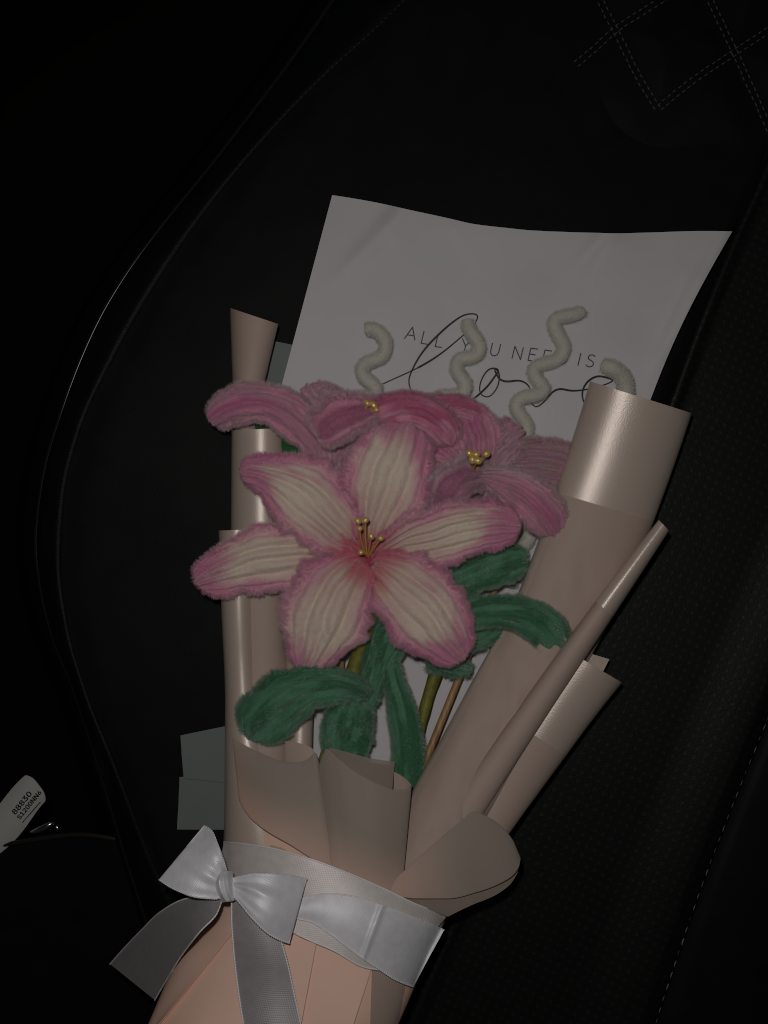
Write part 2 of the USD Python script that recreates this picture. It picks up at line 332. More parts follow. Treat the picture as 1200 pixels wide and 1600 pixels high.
def place_text(parent, s, x, y, ang, h, z, wscale=1., bold=False, m='ink', name='lettering'):
    t = meshkit.text_mesh(s, h / 1000, .0003, bold); vv = np.array(t.vertices); vv[:, 0] *= wscale
    a = math.radians(ang); R = np.array([[math.cos(a), -math.sin(a), 0], [math.sin(a), math.cos(a), 0], [0, 0, 1]])
    return obj(parent, name, (vv @ R.T + P(x, y, z), np.array(t.faces)), m, smooth=False)
place_text(lab, '88830', 23.5, 1274, 51, 3.0, -54.6, 1.22, True, 'ink')
place_text(lab, 'S1200NN6', 31, 1281, 51, 2.5, -54.6, 1.12, True, 'ink')
ln = spl([(35, 1285), (63, 1253)], 8); v, f, *_ = tube(P(ln[:, 0], ln[:, 1], -55.2), .00025, 5); obj(lab, 'printed_line', (v, f), 'ink')
fas = spl([(48, 1300, -55), (62, 1296, -53), (76, 1289, -52), (86, 1284, -54)], 20)
fs = thing('metal_fastener', P(67, 1292, -56), 'small bright metal clip beside the white label tag', 'clip')
v, f, *_ = tube(P(fas[:, 0], fas[:, 1], fas[:, 2]), vals([.0006, .0018, .0017, .0008], 20), 10)
obj(fs, 'clip_body', (v, f), 'chrome')
v, f, *_ = tube(P([88, 91], [1291, 1296], -54.), .0011, 8); obj(fs, 'rivet', (v, f), 'chrome')

# ------------------------------------------------------------------ backing sheets
gs = thing('backing_sheet', P(400, 1000, 1), 'blue grey paper sheet half hidden behind the left wrapping rolls', 'paper')
def poly_grid(L, R, n, m, zf):
    l, r = spl(L, n, False), spl(R, n, False); t = np.linspace(0, 1, m)[None, :, None]
    g = l[:, None] * (1 - t) + r[:, None] * t
    return P(g[..., 0], g[..., 1], zf(g[..., 0], g[..., 1]))
sheet(gs, 'grey_sheet', poly_grid([(428, 533), (400, 640), (375, 900), (365, 1120)], [(600, 568), (600, 700), (600, 900), (600, 1120)], 40, 20, lambda x, y: 1.2 + .6 * np.sin(x / 60)), 'grey')
sheet(gs, 'upper_leaf', poly_grid([(282, 1149), (284, 1180), (287, 1216)], [(520, 1100), (520, 1180), (520, 1240)], 14, 20, lambda x, y: 3.2 + 2.2 * np.exp(-((x - 280) / 40) ** 2)), 'grey', label='upper grey flap sticking out left')
sheet(gs, 'lower_leaf', poly_grid([(280.5, 1214), (279, 1255), (276.5, 1296)], [(520, 1205), (520, 1250), (520, 1297)], 14, 20, lambda x, y: 1.4 + 1.2 * np.exp(-((x - 280) / 40) ** 2)), 'grey')

RISE = 1.0
sh = thing('printed_sheet', P(780, 640, 5), 'white printed paper sheet reading ALL YOU NEED IS love behind the flowers', 'paper')
def zsheet(x, y):
    a = 7 + 2.6 * np.sin(x / 150. + 1.0) + 2.5 * S(x, 980, 1130) + 1.6 * np.sin((x * .8 + y * .35) / 75.) * S(560 - y, 0, 160) + 7 * np.exp(-((y - 350) / 60) ** 2) * np.sin((x - 520) / 620 * np.pi) ** 2 * .4
    cr = 3.2 * np.exp(-(((x - 935) + (y - 380) * .8) / 18) ** 2) * S(460 - y, 0, 90) + 2.6 * np.exp(-(((x - 1075) + (y - 480) * .5) / 14) ** 2) * S(620 - y, 0, 120)
    cr = cr + 2.8 * np.exp(-(((x - 600) - (y - 360) * -.9) / 20) ** 2) * S(470 - y, 0, 80)
    for (x0, y0, x1, y1, am) in ((965, 362, 925, 440, 1.5), (1090, 420, 1010, 590, 1.6), (600, 345, 640, 420, 1.2), (1120, 470, 1062, 560, 1.4), (700, 345, 760, 430, .9)):
        L = math.hypot(x1 - x0, y1 - y0); a_ = ((x - x0) * (x1 - x0) + (y - y0) * (y1 - y0)) / L; d_ = ((x - x0) * (y1 - y0) - (y - y0) * (x1 - x0)) / L
        cr = cr + am * np.where(d_ > 0, np.exp(-d_ / 55.), np.exp(d_ / 9.)) * S(a_, -20, 20) * S(L - a_, -30, 40)
    w = 2.2 * (meshkit.fbm(np.stack([x / 140., y / 140., 0 * x], -1), 3, 11) - .5)
    return a + cr + w
top = spl([(519, 305), (580, 315), (640, 328), (700, 341), (740, 350), (790, 356), (830, 360), (900, 363), (965, 364.5), (1040, 362.5), (1090, 361), (1144, 361.5)], 110, 'pchip')
bot = spl([(374, 850), (400, 1000), (470, 1180), (640, 1240), (720, 1262)], 110, 'pchip')
rightx = lambda s: 14 * np.sin(np.clip(s * 2.9, 0, 1) * np.pi) * -1
ss = np.linspace(0, 1, 130)[:, None]
gxy = top[None] * (1 - ss[..., None]) + bot[None] * ss[..., None]
bend = -10 * np.sin(np.clip(ss * 3, 0, 1) * np.pi) * np.linspace(0, 1, 110)[None] ** 6
gxy = gxy + np.stack([bend, 0 * bend], -1)
# the left edge runs straight, the right edge as the photograph shows
sheet(sh, 'sheet', P(gxy[..., 0], gxy[..., 1], zsheet(gxy[..., 0], gxy[..., 1])), 'paper', .00025)

def ribbon_px(q, w, lift=.35):
    """flat printed stroke of w layout px along q on the sheet"""
    tn = unit(np.gradient(q, axis=0)); nn = np.stack([-tn[:, 1], tn[:, 0]], 1)
    w = np.broadcast_to(w, len(q))
    g = np.stack([q + nn * w[:, None] / 2, q - nn * w[:, None] / 2], 1)
    q2 = P(g[..., 0], g[..., 1], zsheet(g[..., 0], g[..., 1]) + lift)
    return shell(q2, .00008)
ex, ey = np.array([.990, .139]), np.array([.235, -.972])
LET = {'A': [[(0, 0), (.42, 1), (.84, 0)], [(.14, .33), (.70, .33)]], 'L': [[(0, 1), (0, 0), (.52, 0)]], 'Y': [[(0, 1), (.38, .45), (.76, 1)], [(.38, .45), (.38, 0)]],
       'O': [[(.5 + .5 * math.cos(a), .5 + .5 * math.sin(a)) for a in np.linspace(0, 2 * np.pi, 25)]], 'U': [[(0, 1), (0, .35), (.06, .14), (.2, .02), (.33, 0), (.46, .02), (.6, .14), (.66, .35), (.66, 1)]],
       'N': [[(0, 0), (0, 1), (.68, 0), (.68, 1)]], 'E': [[(.56, 1), (0, 1), (0, 0), (.56, 0)], [(0, .52), (.48, .52)]],
       'D': [[(0, 0), (0, 1), (.3, 1), (.55, .9), (.7, .7), (.75, .5), (.7, .3), (.55, .1), (.3, 0), (0, 0)]], 'I': [[(0, 0), (0, 1)]],
       'S': [[(.56, .86), (.45, .97), (.28, 1), (.1, .93), (.04, .77), (.1, .62), (.3, .53), (.5, .43), (.58, .26), (.5, .08), (.3, 0), (.12, .03), (0, .14)]]}
for ch, x, y in [('A', 632, 529), ('L', 658, 536.5), ('L', 680, 541.5), ('Y', 718, 548), ('O', 737, 551), ('U', 765, 555), ('N', 800, 560), ('E', 825, 563), ('E', 847, 566), ('D', 870, 569), ('I', 903, 571), ('S', 915, 572.5)]:
    parts = []
    for st in LET[ch]:
        q = np.array([np.array([x, y]) + ex * a * 19.5 + ey * b * 19.5 for a, b in st])
        for a, b in zip(q[:-1], q[1:]):
            parts.append(ribbon_px(np.linspace(a - (b - a) * .02, b + (b - a) * .02, 3), 1.75))
    obj(sh, 'printed_letter', join(parts), 'ink_thin', smooth=False)
LOVE = [[(598, 600), (620, 590), (642, 580), (684, 556), (726, 522), (742, 505), (745.6, 493), (734, 490.5), (715, 498), (684, 524), (659, 552), (644.6, 577), (639, 595), (642.5, 610), (654, 623), (680, 633), (705, 634), (722, 630), (738, 624), (751, 614), (763, 602), (774, 587), (778, 578), (769.6, 575.6), (757, 585), (750, 601.6), (752, 616), (761, 620), (774, 610), (780, 593), (777, 579), (772, 577)],
        [(773, 579), (777, 587), (782, 593), (793, 596), (812, 595), (822.5, 599.6), (828, 607), (830, 620), (831, 630), (836, 635), (849.6, 628), (857, 620), (862, 614), (874.6, 608), (889, 610), (906, 610), (924, 607), (945, 601), (957, 594), (947.5, 590), (935, 588), (922.5, 593), (913, 604), (910, 614), (914, 631), (930, 645), (955, 645)]]
for k, q in enumerate(LOVE):
    qq = spl(q, 420)
    w = 2.6 + .7 * np.sin(np.linspace(0, 19, 420)); w[:40] = np.minimum(w[:40], 1.9) if k == 0 else w[:40]
    obj(sh, 'handwritten_word', ribbon_px(qq, w, .55 + .15 * k), 'ink', smooth=False)

# ------------------------------------------------------------------ wrapping paper
wr = thing('bouquet_wrapping', P(450, 1500, 0), 'blush pink pearl wrapping paper rolled and pleated around the bouquet', 'wrapping paper')

def roll_grid(L, R, zc, hh, n=60, th=(0, 360), m=64, grow=0., pw=1.0, scale=1.0, us=(0, 1), wob=0., seed=0):
    l, r = spl(L, n * 2, 'pchip'), spl(R, n * 2, 'pchip'); zc, hh = vals(zc, n * 2), vals(hh, n * 2)
    u = np.linspace(us[0], us[1], n) * (n * 2 - 1)
    it = lambda a: np.stack([np.interp(u, np.arange(n * 2), c) for c in a.T], 1) if a.ndim == 2 else np.interp(u, np.arange(n * 2), a)
    l, r, zc, hh = it(l), it(r), it(zc), it(hh)
    a = np.radians(np.linspace(th[0], th[1], m)); k = scale * (1 + grow * np.linspace(0, 1, m))
    cs, sn = np.cos(a), np.sin(a)
    cs = np.sign(cs) * np.abs(cs) ** pw; 
    c, h = (l + r) / 2, (r - l) / 2
    g = c[:, None] + h[:, None] * (k * cs)[None, :, None]
    z = zc[:, None] + hh[:, None] * (k * sn)[None]
    if wob:
        z = z + wob * (meshkit.fbm(np.stack([g[..., 0] / 70., g[..., 1] / 110., 0 * z], -1), 3, seed) - .5) * np.clip(sn, 0, 1)[None] * S(np.linspace(us[0], us[1], n), .22, .4)[:, None]
    return P(g[..., 0], g[..., 1], z)

def roll(name, L, R, zc, hh, split=None, top='pearl', over='matte', th=(-150, 230), wob=0., seed=0, lab=None, grow=.05, **k):
    sheet(wr, name, roll_grid(L, R, zc, hh, th=th, grow=grow, wob=wob, seed=seed, **k), top, .0003, label=lab)
    if split is not None:
        sheet(wr, 'overlapping_layer', roll_grid(L, R, np.asarray(zc) + .5, np.asarray(hh) + .3, th=(-12, 192), scale=1.012, us=(split, 1), wob=wob, seed=seed, grow=.0, **k), over, .0003)

# left side
roll('paper_roll', [(362, 482), (364, 560), (367, 680), (366, 900)], [(434, 506), (418, 575), (402, 655), (396, 900)], [24, 16, 13, 11], [12, 9, 7, 5], lab='flaring roll at the upper left', top='matte', th=(-60, 235), grow=.08)
roll('paper_roll', [(364, 672), (363, 800), (362, 1000), (360, 1180), (365, 1330)], [(442, 669), (442, 800), (446, 1000), (455, 1180), (470, 1330)], [17, 17, 17, 18, 20], [12, 12, 12, 12, 12], split=.24, over='matte', lab='roll under the upper left petal')
roll('paper_roll', [(343, 829), (347, 950), (353, 1100), (353, 1230), (352, 1330)], [(392, 827), (394, 950), (402, 1100), (430, 1230), (470, 1330)], [25, 25, 24, 23, 24], [9, 9, 9, 11, 16], lab='lower left roll')
roll('paper_roll', [(448, 1020), (447, 1100), (446, 1200), (446, 1300)], [(492, 1010), (489, 1100), (487, 1200), (490, 1300)], [20, 20, 20, 21], [6, 6, 6, 6], lab='narrow roll behind the left collar')
# right side
roll('paper_roll', [(926, 597), (880, 742), (812, 930), (725, 1095), (640, 1250), (560, 1400)], [(1079, 645), (1036, 770), (985, 900), (890, 1080), (790, 1230), (680, 1420)], [30, 25, 25, 27, 29, 30], [15, 13, 12, 11, 11, 12], split=.205, over='matte', th=(-160, 215), wob=9., seed=5, lab='widest roll at the right, upper end')
roll('paper_roll', [(1030, 813), (934, 936), (790, 1136), (645, 1345)], [(1045, 829), (958, 962), (828, 1157), (690, 1375)], [43, 40, 37, 35], [5, 7, 5, 4], split=.245, over='matte', lab='slender pointed roll')
roll('paper_roll', [(886, 1016), (842, 1070), (790, 1160), (745, 1245), (680, 1345)], [(971, 1066), (928, 1120), (880, 1185), (800, 1295), (735, 1390)], [30, 26, 24, 25, 27], [12, 11, 9, 7, 7], split=.36, over='matte', lab='short roll at the lower right')
sheet(wr, 'inner_corner', P(*[np.array(a) for a in (np.stack([np.linspace(912, 952, 8), np.linspace(890, 936, 8)], 1), np.stack([np.linspace(1018, 1030, 8), np.linspace(1052, 1062, 8)], 1))], 24.), 'pearl')

# the cone that the ribbon ties
CL = [(352, 1262), (351, 1290), (349, 1320), (340, 1400), (282, 1490), (232, 1600), (190, 1700)]
CR = [(610, 1300), (640, 1340), (697, 1424), (670, 1490), (640, 1560), (618, 1610), (580, 1700)]
ly, ry = PchipInterpolator([p[1] for p in CL], [p[0] for p in CL]), PchipInterpolator([p[1] for p in CR], [p[0] for p in CR])
def cone_z(x, y, off=0., hh=27., zc=24.):
    yy = np.clip(y, 1290, 1700); l, r = ly(yy), ry(yy)
    t = np.clip((x - (l + r) / 2) / ((r - l) / 2), -.985, .985)
    return zc + off + hh * np.sqrt(np.maximum(0, 1 - t * t) + .002)
def cone_strip(TL, BL, TR, BR, off, n=40, m=40, pw=1.0):
    a, b = spl([TL, BL], n, False), spl([TR, BR], n, False); t = np.linspace(0, 1, m)[None, :, None]
    g = a[:, None] * (1 - t) + b[:, None] * t
    return g, cone_z(g[..., 0], g[..., 1], off)
def cone_shell(n=70, m=96):
    l, r_ = spl(CL, n, 'pchip'), spl(CR, n, 'pchip'); a = np.radians(np.linspace(-90, 270, m))
    zc, hh = vals([20, 22, 24, 24, 24, 24, 24], n), vals([18, 24, 27, 27, 27, 27, 27], n)
    g = (l + r_)[:, None] / 2 + (r_ - l)[:, None] / 2 * np.cos(a)[None, :, None]
    up = np.sin(a)[None]; low = (zc[:, None] + handle_rise(g[..., 1]) - 1.0)
    return P(g[..., 0], g[..., 1], zc[:, None] + np.where(up > 0, hh[:, None] * up, low * up))
sheet(wr, 'cone', cone_shell(), 'blush', .0003, label='pleated lower cone below the ribbon')
def pleat(TL, BL, TR, BR, off, tilt, m='blush'):
    g, z = cone_strip(TL, BL, TR, BR, off)
    z = z + np.linspace(0, 1, g.shape[1])[None] ** 2 * tilt * np.linspace(.15, 1, g.shape[0])[:, None]
    sheet(wr, 'pleat', P(g[..., 0], g[..., 1], z), m)
pleat((300, 1462), (196, 1700), (366, 1455), (176, 1690), 1.2, 3.8)
pleat((372, 1455), (200, 1690), (470, 1470), (430, 1700), .8, 4.2, 'blush')
pleat((440, 1470), (372, 1700), (495, 1470), (452, 1700), 2.0, 3.8, 'blush')
pleat((500, 1480), (440, 1700), (588, 1490), (520, 1700), .9, 5., 'blush')
pleat((582, 1500), (575, 1700), (634, 1535), (600, 1700), .7, 2.4, 'matte')

# front collars above the ribbon
def loft(T, B, n, m, zt, zb, bulge, smooth='pchip', cone=None, fn=None):
    a, b = spl(T, n, smooth), spl(B, n, smooth)
    s = np.linspace(0, 1, m)[None, :]; u = np.linspace(0, 1, n)[:, None]
    g = a[:, None] * (1 - s[..., None]) + b[:, None] * s[..., None]
    zbb = vals(zb, n) if cone is None else cone_z(b[:, 0], b[:, 1], cone)
    bulge = bulge * (1 if cone is None else (1 - s ** 2))
    z = (vals(zt, n)[:, None] * (1 - s) + zbb[:, None] * s) + bulge * np.sin(np.pi * u) ** .8 * np.sin(np.pi * np.clip(s, 0, 1) * .5 + np.pi / 2 * 0.55)
    if fn is not None: z = z + fn(g[..., 0], g[..., 1])
    return P(g[..., 0], g[..., 1], z)
# left collar: front sheet and the layer behind it
sheet(wr, 'collar_panel', loft([(446, 1158), (462, 1160), (477, 1164), (490, 1172), (496, 1200)], [(446, 1290), (462, 1290), (480, 1290), (497, 1290), (510, 1290)], 30, 24, 36, 36, 3), 'matte', label='back layer of the left collar')
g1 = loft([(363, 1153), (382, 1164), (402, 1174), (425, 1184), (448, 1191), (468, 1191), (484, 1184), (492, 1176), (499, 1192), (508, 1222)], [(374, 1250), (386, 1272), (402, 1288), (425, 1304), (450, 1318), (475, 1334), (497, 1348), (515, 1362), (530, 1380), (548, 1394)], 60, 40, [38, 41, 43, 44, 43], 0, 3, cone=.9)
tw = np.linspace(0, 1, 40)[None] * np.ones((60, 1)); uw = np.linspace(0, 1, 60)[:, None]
painted_show_through('collar_panel', g1, np.clip(.95 * S(tw, .35, 1.05) + .3 * S(.3 - uw, 0, .3), 0, 1), label='left front collar')
# middle collar
sheet(wr, 'collar_panel', loft([(514, 1168), (545, 1176), (580, 1185), (617, 1190)], [(514, 1300), (545, 1300), (580, 1300), (606, 1300)], 30, 20, 38, 38, 2), 'collar', label='back layer of the middle collar')
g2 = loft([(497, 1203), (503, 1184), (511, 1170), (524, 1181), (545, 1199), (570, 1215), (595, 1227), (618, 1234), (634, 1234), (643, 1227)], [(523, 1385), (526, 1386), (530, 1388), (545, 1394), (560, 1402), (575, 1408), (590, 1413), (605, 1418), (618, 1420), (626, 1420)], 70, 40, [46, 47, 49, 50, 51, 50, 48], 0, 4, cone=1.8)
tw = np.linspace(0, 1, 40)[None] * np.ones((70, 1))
painted_show_through('collar_panel', g2, S(tw, .42, 1.0), label='middle front collar')
sheet(wr, 'collar_panel', loft([(616, 1206), (630, 1214), (643, 1227)], [(614, 1290), (622, 1290), (632, 1290)], 16, 12, [42, 43, 46], 38, 1), 'matte')
# right flap
sheet(wr, 'collar_panel', loft([(600, 1394), (640, 1357), (690, 1312), (722, 1284), (738, 1268)], [(700, 1432), (735, 1415), (775, 1398), (800, 1378), (812, 1352)], 40, 30, [47, 44, 41, 39, 38], [42, 40, 37, 35, 34], 3), 'collar', label='back layer of the right flap')
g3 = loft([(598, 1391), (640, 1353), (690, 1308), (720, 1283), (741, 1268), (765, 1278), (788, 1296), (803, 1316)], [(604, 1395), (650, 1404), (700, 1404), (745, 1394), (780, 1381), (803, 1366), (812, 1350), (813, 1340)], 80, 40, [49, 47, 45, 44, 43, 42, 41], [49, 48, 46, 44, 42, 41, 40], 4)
painted_show_through('collar_panel', g3, .85 * S(.62 - np.linspace(0, 1, 80)[:, None] + 0 * np.linspace(0, 1, 40)[None], 0, .6), label='right flap with a rounded tip')
# bits of clear tape
for (x, y, s, a) in ((432, 1330, 12, .3),):
    gx_, gy_ = np.meshgrid(np.linspace(-s, s, 6), np.linspace(-s * .6, s * .6, 5), indexing='ij')
    X, Y = x + gx_ * math.cos(a) - gy_ * math.sin(a), y + gx_ * math.sin(a) + gy_ * math.cos(a)
    sheet(wr, 'clear_tape', P(X, Y, cone_z(X, Y, 2.2)), 'tape', .0001)

# ------------------------------------------------------------------ ribbon
rb = thing('ribbon_bow', P(355, 1385, 50), 'white satin ribbon tied in a bow around the wrapping', 'ribbon')
def strip(T, B, off, n=70, m=20, smooth='pchip', sag=0., fn=lambda x, y: 0):
    a, b = spl(T, n, smooth), spl(B, n, smooth); s = np.linspace(0, 1, m)[None, :, None]
    g = a[:, None] * (1 - s) + b[:, None] * s
    return P(g[..., 0], g[..., 1], cone_z(g[..., 0], g[..., 1], off) + fn(g[..., 0], g[..., 1]) + sag * np.sin(np.pi * s[..., 0]))
def edge_line(parent, G, j, m='satin_edge', r=.00035):
    e = spl(G[:, j], 260, 'pchip'); w = np.linspace(0, np.linalg.norm(np.diff(e, axis=0), axis=1).sum() / .0011, 260)
    v, f, *_ = tube(e + [0, 0, .0003], r * (1 + .35 * np.sin(w * 2 * np.pi)), 6); obj(parent, 'selvedge', (v, f), m)
A = strip([(350, 1315), (410, 1322), (480, 1340), (540, 1362), (600, 1388), (650, 1412), (699, 1430)], [(338, 1398), (400, 1418), (470, 1462), (520, 1484), (575, 1512), (610, 1516), (640, 1500)], 4.6, sag=.6)
sheet(rb, 'band', A, 'satin_under', .0003, label='under layer of the ribbon band'); edge_line(rb, A, 0); edge_line(rb, A, -1)
Bg = strip([(430, 1412), (480, 1402), (512, 1396), (545, 1399), (590, 1412), (640, 1430), (694, 1453)], [(430, 1432), (480, 1438), (520, 1462), (560, 1492), (590, 1512), (618, 1530), (646, 1541)], 6.4, n=150, m=26, sag=1.0, fn=lambda x, y: .9 * np.exp(-((x - (601 - (y - 1405) * .37)) / 5.) ** 2))
sheet(rb, 'band', Bg, 'satin', .0003, label='upper layer of the ribbon band'); edge_line(rb, Bg, 0); edge_line(rb, Bg, -1)
# bow loops
def loop(Aed, Bed, z0, z1, hgt, wr_amp, seed, n=70, m=40, name='bow_loop'):
    a_, b_ = spl(Aed, 60, 'pchip'), spl(Bed, 60, 'pchip')
    t = np.linspace(0, 1, n); al = np.sin(np.pi * t) ** .75; al = np.clip(al, 0, 1)
    ia = al * 59
    ea = np.stack([np.interp(ia, np.arange(60), c) for c in a_.T], 1); eb = np.stack([np.interp(ia, np.arange(60), c) for c in b_.T], 1)
    v = np.linspace(0, 1, m)[None, :, None]
    g = ea[:, None] * (1 - v) + eb[:, None] * v
    zc = z0 + (z1 - z0) * al
    prof = hgt * np.sin(np.pi * np.clip(al, 0, 1) * .93) ** .8 + .8
    z = zc[:, None] + (np.cos(np.pi * t) * prof)[:, None] * (.75 + .25 * np.sin(np.pi * v[..., 0]))
    w = np.sin(v[..., 0] * 13 + seed) * .6 + np.sin(v[..., 0] * 23 + seed * 2) * .4
    z = z + wr_amp * w * (np.exp(-al * 2.4) * np.minimum(1, al * 6))[:, None] * np.where(t < .5, 1, .5)[:, None]
    z = z + 1.4 * np.sin(v[..., 0] * 5 + al[:, None] * 3 + seed) * al[:, None] * np.where(t < .5, 1, .3)[:, None]
    G = P(g[..., 0], g[..., 1], z)
    sheet(rb, name, G, 'satin', .0003)
    edge_line(rb, G[:n // 2 + 1], 0, 'satin', .0003); edge_line(rb, G[:n // 2 + 1], -1, 'satin', .0003)
loop([(356, 1366), (350, 1345), (340, 1318), (331, 1298), (319, 1290)], [(352, 1392), (340, 1404), (310, 1402), (275, 1390), (249, 1374)], 63, 64, 7, 1.3, 1.)
loop([(358, 1374), (380, 1368), (405, 1364), (440, 1366), (479, 1373)], [(354, 1390), (370, 1405), (392, 1432), (425, 1462), (452, 1473)], 64, 63, 8, 1.3, 2.3)
# knot
kn = spl([(352, 1362), (349, 1380), (354, 1398), (359, 1408)], 30); kh = vals([11, 16, 15, 11], 30)
ka = np.linspace(-.1, np.pi + .1, 30)
kg = kn[:, None] + np.array([1, -.12])[None, None] * (np.cos(ka)[None, :, None] * kh[:, None, None])
kz = 62 + 9 * np.sin(ka)[None] * (kh / 13)[:, None] + .9 * np.sin(ka * 7)[None]
sheet(rb, 'knot', P(kg[..., 0], kg[..., 1], kz), 'satin', .0004)
# tails
def tail(T, B, z, bul, m='satin_shaded', lab=None, tilt=0.):
    n, mm = 60, 24
    a, b = spl(T, n, 'pchip'), spl(B, n, 'pchip'); s = np.linspace(0, 1, mm)[None, :, None]
    g = a[:, None] * (1 - s) + b[:, None] * s
    zz = vals(z, n)[:, None] + vals([0, tilt, tilt], n)[:, None] * s[..., 0] + bul * np.sin(np.pi * s[..., 0]) + .6 * np.sin(np.linspace(0, 9, n))[:, None]
    G = P(g[..., 0], g[..., 1], zz); sheet(rb, 'tail', G, m, .0003, label=lab); edge_line(rb, G, 0); edge_line(rb, G, -1)
tail([(330, 1398), (290, 1404), (250, 1425), (222, 1452), (195, 1480), (172, 1506)], [(348, 1400), (340, 1425), (312, 1456), (284, 1492), (262, 1528), (242, 1562)], [58, 48, 34, 12, -10, -26], 2.0, 'satin_shaded', 'left ribbon tail trailing onto the dark seat', tilt=30.)
tail([(362, 1400), (362, 1430), (365, 1480), (373, 1550), (384, 1620), (396, 1700)], [(430, 1440), (441, 1475), (450, 1508), (458, 1545), (472, 1610), (490, 1700)], [60, 58.5, 57, 56, 55, 54], 1.6, 'satin_shaded', 'right ribbon tail hanging down the cone')

# ------------------------------------------------------------------ chenille petals, leaves, wavy stems
CREAM, PINK, MAG, RED, MAUVE = (.66, .545, .45), (.58, .25, .355), (.52, .145, .285), (.55, .10, .145), (.42, .215, .28)
FIB = 1.0
def fuzz(parent, pos, nor, tan, col, length, width=.00014, spread=.36, lean=.3, light=.12, white=None):
    n = len(pos)
    d = unit(nor + tan * lean + rng.normal(0, spread, (n, 3)))
    d2 = unit(d + rng.normal(0, .35, (n, 3)) + tan * lean * .6)
    L = (length * rng.uniform(.6, 1.15, n))[:, None]
    p0 = pos - d * .0004
    pts = np.stack([p0, p0 + d * L * .55, p0 + d * L * .55 + d2 * L * .45], 1)
    w = np.tile(np.array([1.0, .8, .35]) * width, (n, 1))
    c = np.clip(np.asarray(col) * (1 + rng.normal(0, .09, (n, 1))) + light * rng.uniform(0, 1, (n, 1)) ** 2, 0, .95)
    if white is not None:
        k = (white * rng.uniform(.2, 1.2, n))[:, None]; sp = rng.random(n) < white * 1.2; k[sp] = .95; w[sp] *= 1.7
        c = c * (1 - k) + k * (c * .6 + .36)  # sheen glints painted into the pile as whitened fibres
    curves(parent, 'pile', pts, w, 'fuzz', c)

def sausage_profile(v, k, r):
    """cross-section of k chenille stems lying side by side, v in -1..1"""
    x = (v * .5 + .5) * k; fr = (x - np.floor(x)) * 2 - 1
    return r * (.5 + .5 * np.cos(np.pi * fr)) ** .62

